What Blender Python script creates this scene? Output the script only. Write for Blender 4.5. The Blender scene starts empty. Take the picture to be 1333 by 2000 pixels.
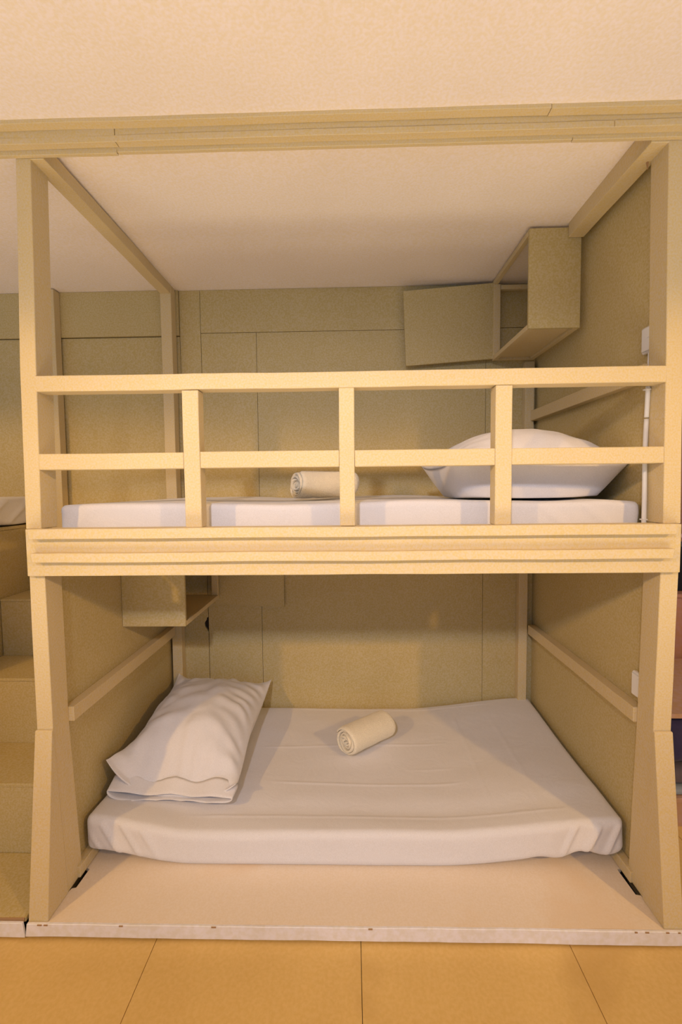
import bpy, bmesh, math, random
from mathutils import Vector, noise, Matrix
R = math.radians
D = bpy.data; C = bpy.context.scene.collection
scn = bpy.context.scene
random.seed(7)

# ------------------------------------------------------------------ camera
cam_d = D.cameras.new('camera'); cam = D.objects.new('camera', cam_d); C.objects.link(cam)
cam_d.sensor_fit = 'VERTICAL'; cam_d.sensor_height = 36.0
cam_d.lens = 889.0 / 2000.0 * 36.0
cam_d.clip_start = 0.05
rt = Vector((0.99968004, 0.02297632, -0.010579)); up = Vector((0.00927027, 0.05633831, 0.9983687)); fw = Vector((-0.02353485, 0.99814733, -0.05610729))
m = Matrix((rt, up, -fw)).transposed().to_4x4(); m.translation = Vector((0.012, -1.3591, 1.362))
cam.matrix_world = m
scn.camera = cam

# ------------------------------------------------------------------ world, lamps, exposure
w = D.worlds.new('room_light'); scn.world = w; w.use_nodes = True
bg = w.node_tree.nodes['Background']; bg.inputs[0].default_value = (0.54, 0.80, 1.10, 1); bg.inputs[1].default_value = 0.54
# (location, aim point, watts, colour, cone, edge softness, lamp radius)
LAMPS = [((-2.2, -2.25, 2.33), (-2.2, -2.25, 0), 128, (1.0, 0.58, 0.16), 164, 0.10, 0.05),
         ((2.2, -2.25, 2.33), (2.2, -2.25, 0), 128, (1.0, 0.58, 0.16), 164, 0.10, 0.05),
         ((-0.35, -2.3, 2.25), (-0.05, 0.0, 1.22), 116, (0.91, 0.89, 1.0), 58, 1.0, 0.06)]
for (p, q, e, col, cone, bl, rad) in LAMPS:
    ld = D.lights.new('ceiling_lamp', 'SPOT'); ld.energy = e; ld.color = col
    ld.spot_size = R(cone); ld.spot_blend = bl; ld.shadow_soft_size = rad
    lo = D.objects.new('ceiling_lamp', ld); C.objects.link(lo); lo.location = p
    lo.rotation_euler = (Vector(q)-Vector(p)).to_track_quat('-Z', 'Y').to_euler()
# added unseen area light below the frame, standing in for floor bounce onto the ceiling
ud = D.lights.new('bounce_fill', 'AREA'); ud.shape = 'RECTANGLE'; ud.size = 4.6; ud.size_y = 1.3; ud.energy = 35; ud.color = (1.0, 0.89, 0.66); ud.spread = R(112)
uo = D.objects.new('bounce_fill', ud); C.objects.link(uo); uo.location = (0, -1.15, 0.06)
uo.rotation_euler = (Vector((0, -0.45, 2.4))-Vector(uo.location)).to_track_quat('-Z', 'Y').to_euler()
vs = scn.view_settings
vs.view_transform = 'Standard'; vs.look = 'None'; vs.exposure = -0.06; vs.gamma = 1.0; vs.use_curve_mapping = False

# ------------------------------------------------------------------ materials
def nt(name):
    mt = D.materials.new(name); mt.use_nodes = True
    return mt, mt.node_tree, mt.node_tree.nodes['Principled BSDF']

def mottled(name, c, rough=0.6, amt=0.10, scale=150, big=0.06, bump=0.08, tint=(1.06, 1.0, 0.80), tint2=(0.97, 0.97, 1.14), spots=None):
    """painted board: fine speckle, slow cloudy wear, faint relief"""
    mt, t, b = nt(name); N = t.nodes; L = t.links
    tc = N.new('ShaderNodeTexCoord')
    n1 = N.new('ShaderNodeTexNoise'); n1.inputs['Scale'].default_value = scale; n1.inputs['Detail'].default_value = 3
    n2 = N.new('ShaderNodeTexNoise'); n2.inputs['Scale'].default_value = 2.6; n2.inputs['Detail'].default_value = 5
    L.new(tc.outputs['Object'], n1.inputs['Vector']); L.new(tc.outputs['Object'], n2.inputs['Vector'])
    r1 = N.new('ShaderNodeValToRGB'); r1.color_ramp.elements[0].position = 0.36; r1.color_ramp.elements[1].position = 0.64
    k = 1 + amt
    r1.color_ramp.elements[0].color = (c[0]*tint[0]/k, c[1]*tint[1]/k, c[2]*tint[2]/k, 1)
    r1.color_ramp.elements[1].color = (min(1, c[0]*tint2[0]*k), min(1, c[1]*tint2[1]*k), min(1, c[2]*tint2[2]*k), 1)
    L.new(n1.outputs['Fac'], r1.inputs['Fac'])
    r2 = N.new('ShaderNodeValToRGB'); r2.color_ramp.elements[0].position = 0.3; r2.color_ramp.elements[1].position = 0.7
    r2.color_ramp.elements[0].color = (1-big, 1-big*1.2, 1-big*1.6, 1); r2.color_ramp.elements[1].color = (1, 1, 1, 1)
    L.new(n2.outputs['Fac'], r2.inputs['Fac'])
    mx = N.new('ShaderNodeMix'); mx.data_type = 'RGBA'; mx.blend_type = 'MULTIPLY'; mx.inputs[0].default_value = 1
    L.new(r1.outputs[0], mx.inputs[6]); L.new(r2.outputs[0], mx.inputs[7])
    out = mx.outputs[2]
    if spots:
        v = N.new('ShaderNodeTexNoise'); v.inputs['Scale'].default_value = spots[0]; v.inputs['Detail'].default_value = 4
        L.new(tc.outputs['Object'], v.inputs['Vector'])
        r3 = N.new('ShaderNodeValToRGB'); r3.color_ramp.elements[0].position = spots[1]; r3.color_ramp.elements[1].position = spots[1] + 0.08
        r3.color_ramp.elements[0].color = (0, 0, 0, 1); r3.color_ramp.elements[1].color = (spots[3], spots[3], spots[3], 1)
        L.new(v.outputs['Fac'], r3.inputs['Fac'])
        m2 = N.new('ShaderNodeMix'); m2.data_type = 'RGBA'; L.new(r3.outputs[0], m2.inputs[0])
        L.new(out, m2.inputs[6]); m2.inputs[7].default_value = (*spots[2], 1); out = m2.outputs[2]
    L.new(out, b.inputs['Base Color'])
    b.inputs['Roughness'].default_value = rough; b.inputs['Specular IOR Level'].default_value = 0.25
    bp = N.new('ShaderNodeBump'); bp.inputs['Strength'].default_value = bump; bp.inputs['Distance'].default_value = 0.002
    L.new(n1.outputs['Fac'], bp.inputs['Height']); L.new(bp.outputs[0], b.inputs['Normal'])
    return mt

def fabric(name, c, rough=0.92, scale=420, bump=0.12, sheen=0.15, fuzz=False):
    mt, t, b = nt(name); N = t.nodes; L = t.links
    tc = N.new('ShaderNodeTexCoord')
    n1 = N.new('ShaderNodeTexNoise'); n1.inputs['Scale'].default_value = scale; n1.inputs['Detail'].default_value = 2
    n2 = N.new('ShaderNodeTexNoise'); n2.inputs['Scale'].default_value = 9; n2.inputs['Detail'].default_value = 4; n2.inputs['Distortion'].default_value = 1.2
    L.new(tc.outputs['Object'], n1.inputs['Vector']); L.new(tc.outputs['Object'], n2.inputs['Vector'])
    r1 = N.new('ShaderNodeValToRGB'); r1.color_ramp.elements[0].position = 0.3; r1.color_ramp.elements[1].position = 0.7
    r1.color_ramp.elements[0].color = (c[0]*.93, c[1]*.92, c[2]*.90, 1); r1.color_ramp.elements[1].color = (min(1, c[0]*1.03), min(1, c[1]*1.03), min(1, c[2]*1.04), 1)
    L.new(n1.outputs['Fac'], r1.inputs['Fac']); L.new(r1.outputs[0], b.inputs['Base Color'])
    b.inputs['Roughness'].default_value = rough; b.inputs['Sheen Weight'].default_value = sheen; b.inputs['Specular IOR Level'].default_value = 0.15
    bp = N.new('ShaderNodeBump'); bp.inputs['Strength'].default_value = bump; bp.inputs['Distance'].default_value = 0.0015 if not fuzz else 0.004
    L.new(n1.outputs['Fac'], bp.inputs['Height'])
    b2 = N.new('ShaderNodeBump'); b2.inputs['Strength'].default_value = 0.18; b2.inputs['Distance'].default_value = 0.012
    L.new(n2.outputs['Fac'], b2.inputs['Height']); L.new(bp.outputs[0], b2.inputs['Normal']); L.new(b2.outputs[0], b.inputs['Normal'])
    return mt

def plain(name, c, rough=0.5, metal=0.0):
    mt, t, b = nt(name); N = t.nodes; L = t.links
    n = N.new('ShaderNodeTexNoise'); n.inputs['Scale'].default_value = 60
    r = N.new('ShaderNodeValToRGB'); r.color_ramp.elements[0].color = (c[0]*.88, c[1]*.88, c[2]*.88, 1); r.color_ramp.elements[1].color = (min(1, c[0]*1.06), min(1, c[1]*1.06), min(1, c[2]*1.06), 1)
    L.new(n.outputs['Fac'], r.inputs['Fac']); L.new(r.outputs[0], b.inputs['Base Color'])
    b.inputs['Roughness'].default_value = rough; b.inputs['Metallic'].default_value = metal
    return mt

KH = (0.68, 0.56, 0.33)
M = dict(
    paint=mottled('khaki_paint', KH, 0.55, 0.05, 170, 0.05),
    panel=mottled('khaki_panel_paint', (0.575, 0.475, 0.240), 0.6, 0.10, 150, 0.08),
    ceiling=mottled('peach_ceiling_paint', (0.94, 0.85, 0.80), 0.85, 0.05, 130, 0.05, 0.05, (1.03, 1.0, 0.90), (0.98, 0.98, 1.06)),
    deck=mottled('worn_cream_paint', (0.86, 0.74, 0.62), 0.6, 0.03, 160, 0.05, 0.05, (1.02, 1, .95), (1, 1, 1.02), (2.2, 0.56, (0.82, 0.62, 0.42), 0.45)),
    edge=mottled('white_gloss_paint', (0.86, 0.83, 0.86), 0.4, 0.04, 60, 0.12, 0.1, (1.0, .98, .92), (1, 1, 1.05)),
    floor=mottled('tan_hardboard', (0.78, 0.53, 0.20), 0.62, 0.04, 90, 0.12, 0.04, (1.02, 1, .92), (1, 1, 1.05), (2.1, 0.62, (0.58, 0.36, 0.12), 0.5)),
    sheet=fabric('white_sheet', (0.80, 0.78, 0.81)),
    towel=fabric('cream_terry', (0.93, 0.83, 0.64), 0.95, 260, 0.9, 0.4, True),
    dark=plain('dark_gap', (0.03, 0.018, 0.012), 0.9),
    plastic=plain('white_plastic', (0.85, 0.83, 0.82), 0.35),
    brass=plain('brass', (0.75, 0.52, 0.22), 0.35, 0.9),
    rawwood=plain('torn_board_edge', (0.42, 0.25, 0.12), 0.8),
    black=fabric('black_cloth', (0.016, 0.014, 0.02)),
    navy=fabric('navy_cloth', (0.045, 0.035, 0.085), 0.9, 60, 0.6),
    grey=fabric('grey_cloth', (0.13, 0.10, 0.11), 0.9, 60, 0.6),
    blue=fabric('pale_blue_cloth', (0.30, 0.33, 0.36)),
    wood=mottled('reddish_wood', (0.48, 0.24, 0.15), 0.5, 0.05, 40, 0.15),
    tan=mottled('tan_wood', (0.55, 0.34, 0.22), 0.5, 0.05, 40, 0.1),
    pink=fabric('pink_trim', (0.62, 0.42, 0.45)),
)

# ------------------------------------------------------------------ helpers
ORG = {}
def place(name, verts, faces, mat, parent=None, smooth=False, kind=None, origin=None):
    """verts in world coordinates; a top-level mesh gets its own origin, a part shares its thing's"""
    if parent is not None: o3 = ORG[parent.name]
    elif origin is not None: o3 = Vector(origin)
    else:
        xs = [v[0] for v in verts]; ys = [v[1] for v in verts]; zs = [v[2] for v in verts]
        o3 = Vector(((min(xs)+max(xs))/2, (min(ys)+max(ys))/2, min(zs)))
    me = D.meshes.new(name)
    me.from_pydata([(v[0]-o3.x, v[1]-o3.y, v[2]-o3.z) for v in verts], [], faces)
    me.materials.append(M[mat] if isinstance(mat, str) else mat)
    if smooth: me.shade_smooth()
    me.update()
    o = D.objects.new(name, me); C.objects.link(o)
    ORG[o.name] = o3
    if parent is not None: o.parent = parent
    else: o.location = o3
    if kind: o['kind'] = kind
    return o

def from_bm(name, bm, mat, parent=None, smooth=False, kind=None, origin=None):
    bmesh.ops.recalc_face_normals(bm, faces=bm.faces)
    bm.verts.index_update()
    vs_ = [tuple(v.co) for v in bm.verts]; fs = [[v.index for v in f.verts] for f in bm.faces]
    bm.free()
    return place(name, vs_, fs, mat, parent, smooth, kind, origin)

def thing(name, loc, label, cat, group=None):
    o = D.objects.new(name, None); C.objects.link(o); o.location = loc; o.empty_display_size = 0.1
    ORG[o.name] = Vector(loc); o['label'] = label; o['category'] = cat
    if group: o['group'] = group
    return o
def tag(o, label, cat, group=None):
    o['label'] = label; o['category'] = cat
    if group: o['group'] = group
    return o

def loft(bm, A, B, n=1, wob=0.0, seed=0.0, bev=0.0015):
    """bar between two quads, hand-cut wobble along its length, eased edges"""
    A = [Vector(a) for a in A]; B = [Vector(b) for b in B]
    rings = []
    for i in range(n+1):
        t = i/n; ring = []
        for a, b in zip(A, B):
            p = a.lerp(b, t)
            if wob:
                q = p*4.1 + Vector((seed, seed*1.7, seed*0.6))
                p = p + Vector((noise.noise(q), noise.noise(q+Vector((9, 1, 3))), noise.noise(q+Vector((2, 17, 5)))))*wob
                q = p*21
                p = p + Vector((noise.noise(q), noise.noise(q+Vector((9, 1, 3))), noise.noise(q+Vector((2, 17, 5)))))*wob*0.35
            ring.append(bm.verts.new(p))
        rings.append(ring)
    fs = []
    for i in range(n):
        for k in range(4):
            fs.append(bm.faces.new((rings[i][k], rings[i][(k+1) % 4], rings[i+1][(k+1) % 4], rings[i+1][k])))
    fs.append(bm.faces.new(rings[0][::-1])); fs.append(bm.faces.new(rings[-1]))
    bmesh.ops.recalc_face_normals(bm, faces=fs)
    if bev:
        es = {e for f in fs for e in f.edges}
        sharp = [e for e in es if len(e.link_faces) == 2 and e.calc_face_angle(0) > 0.6]
        bmesh.ops.bevel(bm, geom=sharp, offset=bev, segments=1, affect='EDGES', profile=0.5)

def bar(name, A, B, mat, parent=None, n=1, wob=0.0, bev=0.0015, kind=None):
    bm = bmesh.new(); loft(bm, A, B, n, wob, random.random()*50, bev)
    return from_bm(name, bm, mat, parent, kind=kind)

def quads(lo, hi):
    d = [hi[i]-lo[i] for i in range(3)]; ax = d.index(max(d)); u, v = [i for i in range(3) if i != ax]
    def q(c):
        out = []
        for (a, b) in ((lo[u], lo[v]), (hi[u], lo[v]), (hi[u], hi[v]), (lo[u], hi[v])):
            p = [0, 0, 0]; p[ax] = c; p[u] = a; p[v] = b; out.append(tuple(p))
        return out
    return q(lo[ax]), q(hi[ax]), d[ax]
def box(name, x0, x1, y0, y1, z0, z1, mat, parent=None, wob=0.0008, bev=0.0015, kind=None):
    A, B, L = quads((x0, y0, z0), (x1, y1, z1))
    return bar(name, A, B, mat, parent, max(1, int(L/0.06)) if wob else 1, wob, bev, kind)
def addbox(bm, x0, x1, y0, y1, z0, z1, wob=0.0, bev=0.001):
    A, B, L = quads((x0, y0, z0), (x1, y1, z1)); loft(bm, A, B, max(1, int(L/0.06)) if wob else 1, wob, random.random()*50, bev)

def slab(name, pts, f0, f1, mat, parent=None, kind=None):
    """polygon outline pushed through a thickness; f0/f1 map an outline point to a 3-D point"""
    n = len(pts); v = [f0(p) for p in pts] + [f1(p) for p in pts]
    fs = [list(range(n))[::-1], list(range(n, 2*n))] + [[i, (i+1) % n, n+(i+1) % n, n+i] for i in range(n)]
    bm = bmesh.new(); bv = [bm.verts.new(p) for p in v]
    for f in fs: bm.faces.new([bv[i] for i in f])
    return from_bm(name, bm, mat, parent, kind=kind)

CZ0 = 2.3829  # ceiling height at the front, falling slightly towards the back wall
def ceil_z(y): return CZ0 - 0.016*(y+0.07)

# ------------------------------------------------------------------ structure: floor, ceiling, back wall
fl = place('floor', [(-3.6, -4, -.03), (3.6, -4, -.03), (3.6, 1.9, -.03), (-3.6, 1.9, -.03), (-3.6, -4, -.006), (3.6, -4, -.006), (3.6, 1.9, -.006), (-3.6, 1.9, -.006)],
           [(3, 2, 1, 0), (4, 5, 6, 7), (0, 1, 5, 4), (1, 2, 6, 5), (2, 3, 7, 6), (3, 0, 4, 7)], 'dark', kind='structure', origin=(0, 0, 0))
SE = [-3.06, -2.443, -1.826, -1.209, -0.5905, 0.0275, 0.6455, 1.263, 1.88, 2.497, 3.114]
for i in range(len(SE)-1):
    for (ya, yb) in ((-3.99, -1.55), (-1.548, -0.05), (-0.05, 1.85)):
        xa, xb = SE[i], SE[i+1]
        if ya > -0.051:      # beside the platform only
            if xb > 1.0: xa = max(xa, .980)
            elif xa < -1.7: xb = min(xb, -1.65)
            else: continue
        if True:
            box('floor_board', xa+.0008, xb-.0008, ya+.0008, yb-.0008, -.006, 0.0, 'floor', fl, wob=0, bev=0.0008)
ce = place('ceiling', [(-3.6, -4, ceil_z(-4)), (3.6, -4, ceil_z(-4)), (3.6, 1.9, ceil_z(1.9)), (-3.6, 1.9, ceil_z(1.9)), (-3.6, -4, 2.6), (3.6, -4, 2.6), (3.6, 1.9, 2.6), (-3.6, 1.9, 2.6)],
           [(0, 1, 2, 3), (7, 6, 5, 4), (4, 5, 1, 0), (5, 6, 2, 1), (6, 7, 3, 2), (7, 4, 0, 3)], 'ceiling', kind='structure', origin=(0, 0, 2.4))
YW = 1.0
wb = box('wall_back', -3.6, 0.97, 1.012, 1.06, 0.0, ceil_z(1.0)+.01, 'dark', wob=0, kind='structure')
def wpanel(x0, x1, z0, z1, dy=0.0, notch=None, g=0.0012):
    pts = [(x0+g, z0+g), (x1-g, z0+g)] + (notch or []) + [(x1-g, z1-g), (x0+g, z1-g)]
    return slab('wall_panel', pts, lambda p: (p[0], YW+dy, p[1]), lambda p: (p[0], 1.012, p[1]), 'panel', wb)
CT = ceil_z(1.0)
# above the upper bed
wpanel(-.86, -.752, 1.15, CT); wpanel(-.752, .97, 2.151, CT, -.0015)
wpanel(-.752, -.467, 1.15, 2.151); wpanel(-.467, .698, 1.15, 2.151, .001, g=.0006); wpanel(.698, .97, 1.15, 2.151)
wpanel(-1.52, -.86, 2.139, CT, -.010); wpanel(-1.52, -.86, 1.15, 2.137)
wpanel(-3.6, -1.52, 2.139, CT, -.010); wpanel(-3.6, -1.52, 0.0, 2.137)
# behind the lower bed
wpanel(-.97, -.752, 0.0, 1.15, notch=[(-.754, .600), (-.762, .612), (-.772, .628), (-.775, .645), (-.770, .655), (-.764, .662), (-.762, .675), (-.754, .678)])
wpanel(-.752, -.467, 0.0, 1.15); wpanel(-.467, .690, 0.0, 1.15, .0005, g=.0006); wpanel(.690, .97, 0.0, 1.15)
wpanel(-1.52, -.97, 0.0, 1.15)
# room beyond on the right
wr = box('wall_right', 0.97, 3.6, 1.85, 1.9, 0, 2.36, 'wood', wob=0, kind='structure')

# header trim along the ceiling
t1 = box('trim_1', -2.6, 2.2, -.012, .0, 2.332, ceil_z(0)+.004, 'paint', wob=.0006, kind='structure')
def jointed(name, xs, y0, y1, z0, z1, offs=None):
    for i in range(len(xs)-1):
        dz = (offs[i] if offs else 0)
        box(name, xs[i]+.0008, xs[i+1]-.0008, y0, y1, z0+dz, z1+dz, 'paint', t1, wob=.0016, bev=.001)
jointed('bottom_strip', [-2.6, -.652, .64, 2.2], -.0125, .0, 2.3262, 2.345, [-.002, 0, -.001])
jointed('middle_board', [-2.6, -.645, 2.2], -.037, -.0125, 2.338, 2.385)
jointed('lower_strip', [-2.6, .742, 2.2], -.0385, -.0365, 2.3365, 2.3545, [0, .001])
jointed('top_strip', [-2.6, .56, 2.2], -.064, -.037, 2.3715, 2.392, [0, -.001])

# ------------------------------------------------------------------ the bunk bed
bed = thing('bunk_bed', (0, 0, 0), 'khaki painted built-in bunk bed with guard rail, splayed lower posts and two berths', 'bunk bed')
def post(name, side, zs, yo, depth, parent=bed):
    """zs: list of (z, x_outer, x_inner, y_front)"""
    for a, b in zip(zs[:-1], zs[1:]): pass
    bm = bmesh.new()
    rings = []
    out = []
    for i in range(len(zs)-1):
        a, b = zs[i], zs[i+1]; n = max(1, int(abs(b[0]-a[0])/.08))
        for k in range(n + (1 if i == len(zs)-2 else 0)):
            t = k/n; out.append([a[j]+(b[j]-a[j])*t for j in range(4)])
    for (z, xo, xi, yf) in out:
        j = lambda s: noise.noise(Vector((z*5, s*7.3, side*3.1)))*.0008
        rings.append([bm.verts.new((xo+j(1), yf+j(2), z)), bm.verts.new((xi+j(3), yf+j(4), z)), bm.verts.new((xi+j(3), yf+depth, z)), bm.verts.new((xo+j(1), yf+depth, z))])
    for i in range(len(rings)-1):
        for k in range(4): bm.faces.new((rings[i][k], rings[i][(k+1) % 4], rings[i+1][(k+1) % 4], rings[i+1][k]))
    bm.faces.new(rings[0][::-1]); bm.faces.new(rings[-1])
    bmesh.ops.recalc_face_normals(bm, faces=bm.faces)
    bmesh.ops.bevel(bm, geom=[e for e in bm.edges if len(e.link_faces) == 2 and e.calc_face_angle(0) > .6], offset=.0015, segments=1, affect='EDGES')
    return from_bm(name, bm, 'paint', parent)
post('upper_post', -1, [(1.2425, -.981, -.934, 0), (1.72, -.976, -.9265, 0), (2.3265, -.958, -.914, 0)], 0, .078)
post('upper_post', 1, [(1.2425, .981, .930, 0), (1.72, .973, .925, 0), (2.3265, .962, .915, 0)], 0, .078)
post('lower_post', -1, [(0.049, -.976, -.925, .034), (.614, -.9785, -.9275, 0), (1.1015, -.9785, -.930, 0)], 0, .080)
post('lower_post', 1, [(0.049, .974, .9245, .034), (.61, .972, .919, 0), (1.1015, .979, .927, 0)], 0, .080)
# splayed fillets in front of the lower posts
def wedge(s, xo0, xi0, xo1, xi1):
    pr = [(xo1, -.0015, .612), (xi1, -.0015, .612)]
    v = [(xo0, -.068, .049), (xi0, -.068, .049), (xo0, .0325, .049), (xi0, .0325, .049), (xo1, -.008, .612), (xi1, -.008, .612), (xo1, -.001, .614), (xi1, -.001, .614)]
    bm = bmesh.new(); b = [bm.verts.new(p) for p in v]
    for f in ((0, 1, 5, 4), (0, 4, 6, 2), (1, 3, 7, 5), (4, 5, 7, 6), (0, 2, 3, 1), (2, 6, 7, 3)): bm.faces.new([b[i] for i in f])
    bmesh.ops.recalc_face_normals(bm, faces=bm.faces)
    bmesh.ops.bevel(bm, geom=list(bm.edges), offset=.0012, segments=1, affect='EDGES')
    return from_bm('splayed_foot', bm, 'paint', bed)
wedge(-1, -.984, -.9235, -.979, -.925); wedge(1, .978, .921, .972, .917)

# fascia between the berths
fa = box('fascia_board', -.969, .970, -.020, -.0006, 1.1005, 1.2425, 'paint', bed, wob=.0012)
for (z0, z1, xl, xr, mt_) in ((1.2155, 1.2455, -.946, .944, .008), (1.1455, 1.173, -.941, .937, .012)):
    A = [(xl, -.0205, z1), (xl, -.044, z1), (xl+mt_*.6, -.045, z0), (xl+mt_*.6, -.0205, z0)]
    B = [(xr, -.0205, z1), (xr, -.044, z1), (xr-mt_*.6, -.045, z0), (xr-mt_*.6, -.0205, z0)]
    o = bar('fascia_strip', A, B, 'paint', fa, n=40, wob=.0013, bev=.0012)
box('bed_deck', -.944, .944, .0, .99, 1.165, 1.19, 'panel', bed, wob=0)
box('deck_edge', -.925, .925, .0002, .045, 1.192, 1.2425, 'paint', bed, wob=.0006)
# guard rail
box('top_rail', -.9325, .928, -.0008, .050, 1.6535, 1.7005, 'paint', bed, wob=.0018)
BX = [(-.4905, -.441), (-.0235, .022), (.4365, .4855)]
for a, b in BX: box('baluster', a, b, 0, .048, 1.2435, 1.6525, 'paint', bed, wob=.0012)
ed = [-.933] + [q for p in BX for q in p] + [.929]
for i in range(0, 8, 2): box('middle_rail', ed[i]+.0006, ed[i+1]-.0006, .0005, .044, 1.421-.001*(i == 4), 1.469+.0008*(i == 2), 'paint', bed, wob=.0012)

# back posts, battens and beams
box('back_post', -.928, -.874, .930, .9885, 1.192, ceil_z(.95)-.012, 'paint', bed, wob=.001)
box('back_post', .883, .928, .960, .9985, 1.192, 1.972, 'paint', bed, wob=.001)
box('back_post', -.930, -.880, .950, .9985, .05, 1.163, 'paint', bed, wob=.001)
box('back_post', .862, .905, .955, .9985, .05, 1.163, 'paint', bed, wob=.001)
box('ceiling_beam', -.9265, -.876, .0, .985, 2.3225, 2.3695, 'paint', bed, wob=.002)
box('ceiling_beam', .866, .925, .0, .490, 2.320, ceil_z(.2)+.0005, 'paint', bed, wob=.002)
bar('split_splinter', [(.902, .076, 2.326), (.909, .076, 2.326), (.909, .082, 2.326), (.902, .082, 2.326)], [(.906, .078, 2.300), (.9075, .078, 2.300), (.9075, .080, 2.300), (.906, .080, 2.300)], 'rawwood', bed, bev=0)
# side panels and their rails
box('side_panel', .945, .962, .081, .9985, .0, ceil_z(.5)-.005, 'panel', bed, wob=0)
box('side_panel', -.962, -.945, .081, .9985, .0, 1.163, 'panel', bed, wob=0)
box('side_rail', .910, .9445, .079, .958, 1.678, 1.728, 'paint', bed, wob=.002)
box('side_rail', .908, .9445, .081, .953, .598, .646, 'paint', bed, wob=.0012)
box('side_rail', -.9445, -.910, .081, .948, .598, .646, 'paint', bed, wob=.0012)
for s in (-1, 1):
    a, b = sorted((s*.9445, s*.915)); box('bed_ledger', a, b, .085, .95, .052, .090, 'paint', bed, wob=.001)
# platform under the lower berth
wd = lambda x: (x)
pts = [(-.985, -.068), (.975, -.068), (.972, -.004), (.930, .020), (.924, .044), (.9095, .047), (.9065, .143), (.921, .146), (.926, .170), (.9435, .172), (.9435, .995),
       (-.9435, .995), (-.9435, .172), (-.928, .165), (-.924, .131), (-.908, .125), (-.910, .052), (-.922, .049), (-.928, .030), (-.972, -.004)]
dk = slab('platform_deck', pts, lambda p: (p[0], p[1], .036), lambda p: (p[0], p[1], .0482), 'deck', bed)
ebm = bmesh.new(); loft(ebm, [(-.9875, -.078, .010), (-.9875, -.0685, .010), (-.984, -.0685, .0495), (-.984, -.077, .0495)], [(.975, -.078, .008), (.975, -.0685, .008), (.975, -.0685, .0515), (.975, -.077, .0515)], 60, .0022, 3.3, .0015)
from_bm('platform_edge', ebm, 'edge', bed)
box('platform_base', -.89, .89, -.066, .99, .0, .034, 'dark', bed, wob=0)
for k in range(9):   # chips in the paint of the edge
    x = [-.95, -.93, -.70, -.42, .83, .86, .92, .955, .05][k]
    box('paint_chip', x, x+.006+.008*random.random(), -.0795, -.0772, .0465, .0505, 'rawwood', bed, wob=0, bev=.0004)

# ------------------------------------------------------------------ corner cabinets
def cabinet(x0, x1, y0, y1, z0, z1, open_side, label, door, top_open):
    t = thing('wall_cabinet', ((x0+x1)/2, y1, z0), label, 'cabinet', 'corner cabinets of the bunk')
    f = .021
    box('front_panel', x0, x1, y0, y0+.014, z0, z1, 'panel', t, wob=0, bev=.0012)
    ox, ix = (x0, x1) if open_side < 0 else (x1, x0)     # open side, wall side
    s = 1 if open_side < 0 else -1
    def fr(nm, xa, xb, ya, yb, za, zb): a, b = sorted((xa, xb)); box(nm, a, b, ya, yb, za, zb, 'paint', t, wob=.0006, bev=.0012)
    # open side frame: bottom and top rails, rear stile
    fr('side_frame_rail', ox, ox+s*f, y0+.0145, y1, z0, z0+.020)
    if top_open: fr('side_frame_rail', ox, ox+s*f, y0+.0145, y1, z1-.020, z1)
    fr('rear_stile', ox, ox+s*.032, y1-.02, y1, z0+.0205, z1-.0205 if top_open else z1)
    # wall side
    fr('wall_frame_rail', ix, ix-s*f, y0+.0145, y1, z0, z0+.020)
    fr('rear_rail', ox+s*(f+.0005), ix-s*(f+.0005), y1-.02, y1, z0, z0+.020)
    if top_open:
        fr('wall_frame_rail', ix, ix-s*f, y0+.0145, y1, z1-.020, z1)
        fr('rear_rail', ox+s*.034, ix-s*(f+.0005), y1-.02, y1, z1-.045, z1-.024)
    fr('base_panel', ox+s*.0215, ix-s*.0215, y0+.0145, y1-.0205, z0+.010, z0+.019)
    return t
upc = cabinet(.717, .918, .493, .957, 1.977, 2.360, -1, 'open khaki corner cabinet above the upper bunk pillow, door swung back', None, True)
dpts = [(.288, 1.956), (.742, 1.986), (.735, 2.350), (.276, 2.318)]
dr = slab('door', dpts, lambda p: (p[0]+.0, .945, p[1]), lambda p: (p[0], .960, p[1]), 'panel', upc)
for z in (2.05, 2.27):
    box('hinge', .737, .7415, .9425, .9448, z, z+.03, 'brass', dr, wob=0, bev=.0004)
loc_ = cabinet(-.944, -.680, .480, .957, .790, 1.163, 1, 'khaki corner cabinet hung over the lower bunk pillow, door swung back', None, False)
dr2 = slab('door', [(-.710, .752), (-.345, .735), (-.345, 1.160), (-.706, 1.160)], lambda p: (p[0], .978, p[1]), lambda p: (p[0], .992, p[1]), 'panel', loc_)
box('hinge', -.7085, -.703, .9745, .9775, .86, .905, 'brass', dr2, wob=0, bev=.0004)

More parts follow.
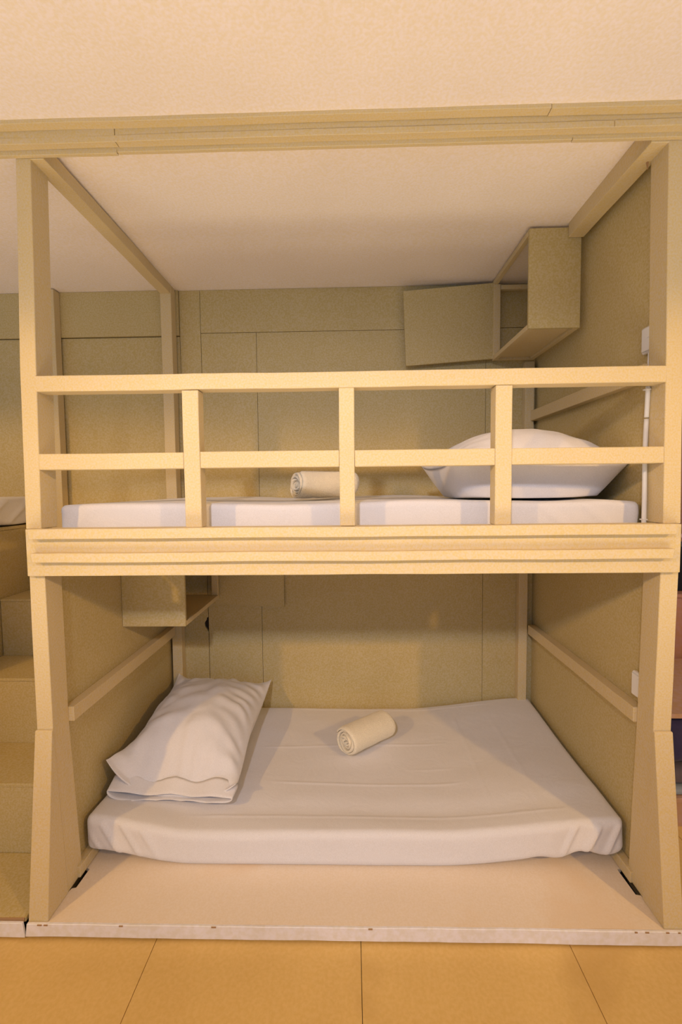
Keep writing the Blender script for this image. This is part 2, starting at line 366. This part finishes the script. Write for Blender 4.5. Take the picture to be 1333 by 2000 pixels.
# ------------------------------------------------------------------ sockets and conduit
def socket(z, y, label):
    t = thing('wall_socket', (.9445, y, z), label, 'socket', 'wall sockets on the right side panel')
    bm = bmesh.new(); addbox(bm, .929, .9445, y-.030, y+.035, z, z+.082, 0, .004)
    from_bm('socket_box', bm, 'plastic', t)
    bm = bmesh.new(); addbox(bm, .9255, .9288, y-.024, y+.029, z+.006, z+.076, 0, .0012)
    pl = from_bm('face_plate', bm, 'plastic', t)
    bm = bmesh.new(); addbox(bm, .9235, .9254, y-.014, y+.000, z+.044, z+.064, 0, .0006)
    from_bm('rocker_switch', bm, 'plastic', pl)
    return t
socket(1.764, .088, 'white wall socket on the right side panel above the upper guard rail')
socket(.668, .094, 'white wall socket on the right side panel of the lower berth')
def tube(name, pts, r, mat, parent=None, seg=10, kind=None):
    v = []; f = []; n = len(pts)
    P = [Vector(p) for p in pts]
    for i, p in enumerate(P):
        d = (P[min(i+1, n-1)]-P[max(i-1, 0)]).normalized()
        a = d.orthogonal().normalized() if abs(d.z) < .9 else Vector((1, 0, 0)); a = (a - d*a.dot(d)).normalized(); b = d.cross(a)
        for k in range(seg):
            th = 2*math.pi*k/seg; v.append(p + (a*math.cos(th)+b*math.sin(th))*r)
    for i in range(n-1):
        for k in range(seg): f.append((i*seg+k, i*seg+(k+1) % seg, (i+1)*seg+(k+1) % seg, (i+1)*seg+k))
    f.append(tuple(range(seg))[::-1]); f.append(tuple(range((n-1)*seg, n*seg)))
    return place(name, v, f, mat, parent, smooth=True)
cc = thing('cable_conduit', (.935, .090, 1.2), 'white cable conduit running down beside the right upper post', 'cable')
def cpt(z): return (.9175 + .0020*math.sin(z*9), .070+.004*math.sin(z*13+1), z)
tube('conduit', [cpt(1.565-.002 + i*.0085) for i in range(12)], .0068, 'plastic', cc)
tube('conduit', [cpt(1.195 + i*.0182) for i in range(21)], .0068, 'plastic', cc)
tube('thin_cable', [(.9185+.0012*i, .072+.0015*i, 1.66 + i*.0104) for i in range(11)], .0025, 'plastic', cc)
for z in (1.248, 1.645): box('cable_clip', .9085, .9235, .060, .077, z, z+.004, 'plastic', cc, wob=0, bev=.0005)

# ------------------------------------------------------------------ soft things
def rbox_grid(nx, ny, nz):
    """surface lattice of a cube, returns (list of (a,b,c) in [-1,1], faces) with shared verts"""
    idx = {}; V = []; F = []
    def vid(i, j, k):
        key = (i, j, k)
        if key not in idx: idx[key] = len(V); V.append((2*i/nx-1, 2*j/ny-1, 2*k/nz-1))
        return idx[key]
    for i in range(nx):
        for j in range(ny):
            F.append((vid(i, j, nz), vid(i+1, j, nz), vid(i+1, j+1, nz), vid(i, j+1, nz)))
            F.append((vid(i, j+1, 0), vid(i+1, j+1, 0), vid(i+1, j, 0), vid(i, j, 0)))
    for i in range(nx):
        for k in range(nz):
            F.append((vid(i, 0, k), vid(i+1, 0, k), vid(i+1, 0, k+1), vid(i, 0, k+1)))
            F.append((vid(i+1, ny, k), vid(i, ny, k), vid(i, ny, k+1), vid(i+1, ny, k+1)))
    for j in range(ny):
        for k in range(nz):
            F.append((vid(0, j+1, k), vid(0, j, k), vid(0, j, k+1), vid(0, j+1, k+1)))
            F.append((vid(nx, j, k), vid(nx, j+1, k), vid(nx, j+1, k+1), vid(nx, j, k+1)))
    return V, F
def sstep(a, b, x):
    t = max(0.0, min(1.0, (x-a)/(b-a))); return t*t*(3-2*t)
def gauss(x, s): return math.exp(-(x/s)**2)

def mattress(name, x0, x1, y0, y1, z0, z1, n, rad, disp):
    V, F = rbox_grid(*n); cx, cy, cz = (x0+x1)/2, (y0+y1)/2, (z0+z1)/2; hx, hy, hz = (x1-x0)/2, (y1-y0)/2, (z1-z0)/2
    out = []
    for a, b, c in V:
        p = Vector((a*hx, b*hy, c*hz))
        q = Vector((max(-hx+rad, min(hx-rad, p.x)), max(-hy+rad, min(hy-rad, p.y)), max(-hz+rad, min(hz-rad, p.z))))
        d = p-q
        if d.length > 1e-9:
            mxc = max(abs(d.x), abs(d.y), abs(d.z)); nrm = d.normalized(); p = q + nrm*mxc
        out.append(disp(Vector((cx+p.x, cy+p.y, cz+p.z)), a, b, c))
    return place(name, out, F, 'sheet', smooth=True)

def low_disp(p, a, b, c):
    x, y, z = p; f = (c+1)/2
    # centre sags onto the platform, the two ends ride up on the ledgers
    endl = sstep(.60, 1.0, -a); endr = sstep(.30, 1.0, a)
    lift = .052*endl*max(.25, 1-.55*(b+1)/2) + .056*endr
    z += lift
    # front edge bows forward in the middle
    fr = sstep(.3, 1.0, -b)
    y += fr*(.075*abs(a)**3.2) * -1 if False else 0
    # right-hand front corner is pulled in from the panel
    z += f*(.004*math.sin(a*5+1)*math.sin(b*4))
    z += f*.024*sstep(-.2, 1.0, b)
    if f > .5:
        yy = y
        for (yc, amp, x0_, x1_) in ((.955, .0016, -.35, .75), (.66, .0016, -.45, .45), (.407, .0020, -.35, .48), (.215, .0016, -.62, .80), (.50, .0010, .2, .48)):
            m_ = sstep(x0_, x0_+.12, x)*(1-sstep(x1_-.12, x1_, x))
            z += amp*m_*gauss(yy-yc-.010*math.sin(x*2.3+yc*9), .0055)
        xr = .50 + .10*math.sin((yy-.2)*2.4)*.6 - .10*(yy-.3)
        z += .0016*gauss(x-xr, .007)*sstep(.15, .3, yy)*(1-sstep(.8, .95, yy))
        z += .0014*gauss(x-xr-.17, .009)*sstep(.1, .3, yy)*(1-sstep(.7, .9, yy))
        z += .0016*noise.noise(Vector((x*6, y*11, 1)))
        z -= .007*gauss(y-.25, .05)*(1-abs(a))**.5 if abs(a) < 1 else 0
    # diagonal folds where the sheet is tucked at both front corners
    fm = sstep(.80, .97, -b)*(1-abs(2*f-1)**4)
    if x < -.5:
        k = sstep(.30, .10, -(x+.60)) if False else (sstep(-.93, -.88, x)*(1-sstep(-.74, -.62, x)))
        ph = (x + .55*(z-.1))*62
        y -= fm*k*.0085*(max(0, math.sin(ph*1.6))**3 + .4*math.sin(ph*.7))
    if x > .5:
        k = sstep(.66, .76, x)
        ph = (x - .45*(z-.1))*52
        y -= fm*k*.0115*(max(0, math.sin(ph*1.7+1))**3 + .4*math.sin(ph*.8))
        z -= (1-f)*.010*sstep(.55, .75, x)*math.sin(x*38)
    y -= .0015*noise.noise(Vector((x*5, z*12, 4)))*sstep(.7, 1, -b)
    return (x, y, z)
low = mattress('mattress', -.926, .928, .136, .993, .0488, .172, (230, 190, 14), .024, low_disp)
tag(low, 'white sheeted mattress of the lower bunk, its ends riding up at both sides', 'mattress', 'sheeted mattresses')

def up_disp(p, a, b, c):
    x, y, z = p; f = (c+1)/2
    z += f*(.004*math.sin(a*7)+.003*noise.noise(Vector((x*5, y*5, 2))))
    if x > .80: z -= .010*f*sstep(.80, .93, x)
    fm = sstep(.8, 1, -b)*(1-abs(2*f-1)**4)
    y -= fm*.0045*noise.noise(Vector((x*4+z*6, z*3, 8)))
    if x > .45:
        ph = (x*1.0 + 1.0*(z-1.2))*46
        y -= fm*sstep(.45, .7, x)*.004*max(0, math.sin(ph))**2
    if x < -.7:
        y -= fm*.004*max(0, math.sin((x-.8*(z-1.2))*60))**3*(1-sstep(-.86, -.74, x))
    return (x, y, z)
umx = mattress('mattress', -.941, .925, .100, .992, 1.191, 1.311, (190, 70, 12), .016, up_disp)
tag(umx, 'white sheeted mattress of the upper bunk behind the guard rail', 'mattress', 'sheeted mattresses')

def pillow(name, W, Ln, T, origin, rot, label, open_end=True, seed=1, lip=.10, pinch=.10, nu=90, nv=110, zedge=.35, tipl=0.0, post_=None):
    """pillow in a case: u across, v along (v=-1 is the open hem end nearest the camera)"""
    V = []; F = []
    def th(u, v):
        if open_end:
            s_ = (v+1)/2; a = max(0, 1-abs(u)**2.3)**.80
            b = (1-(1-min(1, max(0, (s_-.03)/.27)))**2) * max(0, 1-(max(0, s_-.35)/.65)**3)**.6
            return T*a*b
        vv = v
        if open_end: vv = -1 + max(0, (v+1-2*lip*.5))*2/(2-2*lip*.5) if v > -1+lip else -1
        a = max(0, 1-abs(u)**2.3)**.78; b = max(0, 1-abs(vv)**2.8)**.62
        return T*a*b
    R_ = Matrix.Rotation(rot, 3, 'Z'); O = Vector(origin)
    def pt(u, v, top):
        x = u*W/2*(1 - pinch*(1-v*v)**1.0*abs(u)**.5); y = v*Ln/2*(1 - pinch*.7*(1-u*u)*abs(v)**2)
        t = th(u, v); crn = (abs(u)**3)*(abs(v)**3)
        zc = T*zedge*(1-.45*t/T)
        if open_end:
            zc *= .12+.88*sstep(0, .55, (v+1)/2)
            zc += .075*(1-sstep(.0, .4, (v+1)/2))*max(0, -u)**3
        rip = noise.noise(Vector((u*2.2+seed, v*2.2, seed*3.3)))*.35
        # tension folds fanning out of the seams
        sd = abs(u)**2.5*(1-abs(u)**12)
        w_ = .0105*sd*math.sin(v*30+u*6+8*rip)*(.6+.8*abs(noise.noise(Vector((v*4, u, seed))))) + .0075*(abs(v)**3)*(1-abs(v)**14)*math.sin(u*24+6*rip)
        if not open_end: w_ *= .45
        w_ += (.0095 if open_end else .004)*noise.noise(Vector((u*3+v*1.5, v*5-u*2, seed)))
        z = zc + (t*.5 + w_*min(1, t/T*3) + .0012 if top else -t*.5 + w_*.3*min(1, t/T*3) - .0012)
        if not top: z = max(z, .002+.02*crn)
        if top: z = max(z, .0045+.02*crn)
        z += tipl*crn
        if open_end and v < -1+lip*1.3:
            e = sstep(-1+lip*1.3, -1, v)
            droop = e*zc*.62
            z -= droop*(1-.75*abs(u)**3)
            z += e*(.010 if top else -.003)*(1-u*u)*(1+.6*math.sin(u*7+seed))
            z = max(z, .004 if top else .001)
        p = Vector((x, y, z))
        if post_: p = post_(p, u, v, top)
        p = R_ @ p + O
        return (p.x, p.y, p.z)
    g = lambda s: math.sin(s*math.pi/2)*.6+s*.4
    for s in (True, False):
        for i in range(nu+1):
            for j in range(nv+1): V.append(pt(g(2*i/nu-1), g(2*j/nv-1), s))
    n1 = (nu+1)*(nv+1); I = lambda s, i, j: s*n1 + i*(nv+1)+j
    for i in range(nu):
        for j in range(nv):
            F.append((I(0, i, j), I(0, i+1, j), I(0, i+1, j+1), I(0, i, j+1)))
            F.append((I(1, i, j+1), I(1, i+1, j+1), I(1, i+1, j), I(1, i, j)))
    for i in range(nu): F.append((I(0, i, nv), I(0, i+1, nv), I(1, i+1, nv), I(1, i, nv)))
    for i in range(nu): F.append((I(1, i, 0), I(1, i+1, 0), I(0, i+1, 0), I(0, i, 0)))
    for j in range(nv):
        F.append((I(1, 0, j), I(0, 0, j), I(0, 0, j+1), I(1, 0, j+1))[::-1]); F.append((I(0, nu, j), I(1, nu, j), I(1, nu, j+1), I(0, nu, j+1)))
    o = place(name, V, F, 'sheet', smooth=True)
    if open_end:      # the loose open hem of the case, hanging past the stuffing
        HV = []; HF = []; nh = 72; ns = 6
        for sh in (0, 1):
            for j in range(ns+1):
                t = j/ns
                for k in range(nh):
                    a = 2*math.pi*k/nh; u = math.copysign(abs(math.cos(a))**.8, math.cos(a)); s_ = math.sin(a)
                    hx = u*W/2*(.985-.02*t) - sh*.0016*math.cos(a)
                    lift = (.050*(abs(u)**2.5)*(1 if u < 0 else .45))*(1-.25*t)
                    if s_ >= 0: hz = .010 + lift + (.030*(1-t)+.016)*abs(s_)**.8*(1+.25*math.sin(u*9+seed)) - sh*.0016
                    else: hz = .010 + lift*(1-abs(s_)**.7) - .008*abs(s_)**.8 + .004*abs(math.sin(u*8+t*2))*abs(s_) + sh*.0016
                    hy = -Ln/2 + .045 - t*.055 + .010*math.sin(u*3+seed)*t
                    p = R_ @ Vector((hx, hy, hz)) + O; HV.append((p.x, p.y, p.z))
        q = lambda sh, j, k: sh*(ns+1)*nh + j*nh + k % nh
        for j in range(ns):
            for k in range(nh):
                HF.append((q(0, j, k+1), q(0, j, k), q(0, j+1, k), q(0, j+1, k+1))); HF.append((q(1, j, k), q(1, j, k+1), q(1, j+1, k+1), q(1, j+1, k)))
        for k in range(nh):
            HF.append((q(0, ns, k+1), q(0, ns, k), q(1, ns, k), q(1, ns, k+1))); HF.append((q(0, 0, k), q(0, 0, k+1), q(1, 0, k+1), q(1, 0, k)))
        place('pillowcase_hem', HV, HF, 'sheet', o, smooth=True)
    return tag(o, label, 'pillow', 'white pillows on the two berths')
def lowp(p, u, v, top):
    # leans up on the left side panel: left half pushed higher, far end flared
    p.z += max(0, -p.x-.03)*.14
    return p
pillow('pillow', .485, .69, .385, (-.662, .600, .200), R(-1), 'plump white pillow at the left end of the lower bunk, open hem facing out', True, 1.7, .16, .06, zedge=.30, tipl=.05, post_=lowp)
pillow('pillow', .62, .44, .375, (.628, .375, 1.314), R(4), 'plump white pillow on the upper bunk behind the right baluster', False, 5.1, .1, .03, zedge=.30, tipl=.02)

def towel(c, yaw, length, rad, label, seed, turns=5):
    V = []; F = []; nt_ = 150; nl = 26; th = rad/turns*.82
    ca, sa = math.cos(yaw), math.sin(yaw)
    def P(r, a, s):
        # slightly squashed under its own weight
        xx = r*math.cos(a); zz = r*math.sin(a)*.95
        if zz < -rad*.80: zz = -rad*.80 + (zz+rad*.80)*.35
        l = s*length/2 + .006*math.sin(a*1.3+seed)*(abs(s)**4)
        n_ = noise.noise(Vector((xx*24+seed, l*24, zz*24)))*.0022*(r/rad)
        xx *= 1+n_/rad; zz *= 1+n_/rad
        return (c[0]+l*ca - xx*sa, c[1]+l*sa + xx*ca, c[2]+zz)
    for lay in (0, 1):
        for i in range(nt_+1):
            t = i/nt_; a = t*turns*2*math.pi*-1 + seed; r = .005 + (rad-.005)*t
            if lay: r = max(.001, r-th)
            for j in range(nl+1):
                s = 2*j/nl-1; s = math.copysign(1-(1-abs(s))**1.6, s)
                rr = r - (.006*(1 if t > .85 else .3)*max(0, abs(s)-.93)/.07)*(0 if lay else 1)
                V.append(P(rr, a, s*(1-.015*lay)))
    n1 = (nt_+1)*(nl+1); I = lambda l, i, j: l*n1+i*(nl+1)+j
    for i in range(nt_):
        for j in range(nl):
            F.append((I(0, i, j), I(0, i+1, j), I(0, i+1, j+1), I(0, i, j+1))); F.append((I(1, i, j+1), I(1, i+1, j+1), I(1, i+1, j), I(1, i, j)))
        F.append((I(1, i, 0), I(1, i+1, 0), I(0, i+1, 0), I(0, i, 0))); F.append((I(0, i, nl), I(0, i+1, nl), I(1, i+1, nl), I(1, i, nl)))
    for j in range(nl):
        F.append((I(0, nt_, j), I(1, nt_, j), I(1, nt_, j+1), I(0, nt_, j+1))); F.append((I(1, 0, j), I(0, 0, j), I(0, 0, j+1), I(1, 0, j+1)))
    return tag(place('rolled_towel', V, F, 'towel', smooth=True), label, 'towel', 'rolled towels on the mattresses')
towel((.070, .640, .252), R(40), .25, .067, 'cream rolled towel lying in the middle of the lower bunk', .4)
towel((-.098, .50, 1.369), R(36), .27, .063, 'cream rolled towel on the upper bunk behind the middle baluster', 2.0)

# ------------------------------------------------------------------ stairs and the next bunk on the left
st = thing('staircase', (-1.3, 0, 0), 'khaki painted boxed stairs climbing beside the left post to the next bunk', 'stairs')
ST = [(.181, .058, .316), (.441, .316, .588), (.696, .588, .855)]
YS = [-.068, .181, .441, .696, .998]
for i, (y, z0, z1) in enumerate(ST):
    box('riser', -1.628, -.986, y, y+.012, z0-.004, z1-.0125, 'panel', st, wob=.0008)
    box('tread', -1.628, -.986, y-.002, YS[i+2]-.0008, z1-.012, z1, 'panel', st, wob=.0008)
box('bottom_landing', -1.628, -.995, -.064, .18, .044, .058, 'panel', st, wob=.001)
box('broken_edge', -1.628, -.997, -.0675, -.0645, .0475, .060, 'rawwood', st, wob=.004, bev=.0005)
bm = bmesh.new(); loft(bm, [(-1.63, -.078, .010), (-1.63, -.0685, .010), (-1.63, -.0685, .052), (-1.63, -.077, .052)], [(-.9905, -.078, .008), (-.9905, -.0685, .008), (-.9975, -.0685, .054), (-.9975, -.077, .054)], 24, .003, 8.3, .0015)
from_bm('landing_edge', bm, 'edge', st)
nb = thing('neighbour_bunk', (-2.3, 0, 0), 'khaki panelled neighbouring bunk box left of the stairs', 'bunk bed')
box('side_panel', -1.645, -1.631, .0, .998, .0, 1.17, 'panel', nb, wob=0)
box('bed_deck', -3.4, -1.631, .0, .998, 1.171, 1.186, 'panel', nb, wob=0)
box('back_post', -1.533, -1.470, .940, .9885, .86, ceil_z(.95)-.004, 'paint', nb, wob=.001)
def nb_disp(p, a, b, c):
    x, y, z = p; f = (c+1)/2
    fm = sstep(.8, 1, a)*(1-abs(2*f-1)**4)
    x += fm*(.010*noise.noise(Vector((y*7+z*9, z*4, 3))) + .009*max(0, math.sin((y*1.0-1.1*z)*44))**3)
    z += f*.003*math.sin(y*9)
    if f < .2: z += .006*(1+noise.noise(Vector((y*8, x, 0))))
    return (x, y, z)
nm = mattress('mattress', -3.3, -1.632, .12, .992, 1.187, 1.325, (50, 90, 12), .018, nb_disp)
tag(nm, 'white sheeted mattress of the neighbouring bunk at the far left', 'mattress', 'sheeted mattresses')

# ------------------------------------------------------------------ glimpse past the right post
bn = thing('low_bench', (1.75, .7, 0), 'tan wooden bench glimpsed past the right post', 'bench')
box('bench_top', 1.02, 2.3, .42, 1.0, .432, .45, 'tan', bn)
box('lower_shelf', 1.02, 2.3, .40, .98, .100, .118, 'tan', bn)
box('kick_board', 1.02, 2.3, .405, .42, .0, .099, 'tan', bn)
for x in (1.02, 2.28): box('bench_end', x, x+.02, .43, .98, .119, .431, 'tan', bn)
lk = thing('low_cupboard', (1.95, 1.2, 0), 'mauve brown cupboard standing behind the tan bench', 'cupboard')
box('cupboard_side', 1.30, 1.32, 1.02, 1.38, .0, .765, 'wood', lk)
box('cupboard_front', 1.321, 2.5, 1.02, 1.04, .06, .765, 'wood', lk)
box('cupboard_top', 1.29, 2.52, 1.01, 1.39, .766, .785, 'wood', lk)
def lump(name, x0, x1, y0, y1, z0, z1, mat, label, cat, amp=.02, rad=.04):
    V, F = rbox_grid(24, 24, 12); cx, cy, cz = (x0+x1)/2, (y0+y1)/2, (z0+z1)/2; hx, hy, hz = (x1-x0)/2, (y1-y0)/2, (z1-z0)/2; out = []
    for a, b, c in V:
        p = Vector((a*hx, b*hy, c*hz)); q = Vector((max(-hx+rad, min(hx-rad, p.x)), max(-hy+rad, min(hy-rad, p.y)), max(-hz+rad, min(hz-rad, p.z)))); d = p-q
        if d.length > 1e-9: p = q + d.normalized()*max(abs(d.x), abs(d.y), abs(d.z))
        f = (c+1)/2; p = p + Vector((noise.noise(p*9), noise.noise(p*9+Vector((5, 1, 2))), f*noise.noise(p*8+Vector((1, 7, 2)))))*amp
        out.append((cx+p.x, cy+p.y, max(z0, cz+p.z)))
    return tag(place(name, out, F, mat, smooth=True), label, cat)
bk = thing('backpack', (1.80, 1.2, .785), 'black backpack with a pale trimmed strap on the mauve cupboard', 'backpack')
V, F = rbox_grid(16, 16, 16)
place('bag_body', [(1.82+.22*a*(1-.18*c*c)+.01*noise.noise(Vector((a*3, b*3, c*3))), 1.20+.12*b*(1-.2*a*a), .905+.118*c) for a, b, c in V], F, 'black', bk, smooth=True)
tube('strap', [(1.66+.16*(1-math.cos(i*.3927)), 1.10, 1.0+.085*math.sin(i*.3927)) for i in range(9)], .011, 'pink', bk)
lump('folded_blanket', 1.06, 1.75, .45, .86, .222, .41, 'navy', 'dark navy blanket heaped beyond the right post', 'blanket', .02)
lump('folded_cloth', 1.06, 1.75, .43, .86, .155, .212, 'grey', 'grey cloth folded beneath the navy blanket', 'cloth', .008, .02)
lump('towel_bundle', 1.06, 1.6, .415, .84, .119, .146, 'blue', 'pale blue towel at the bottom of the pile past the right post', 'towel', .003, .012)
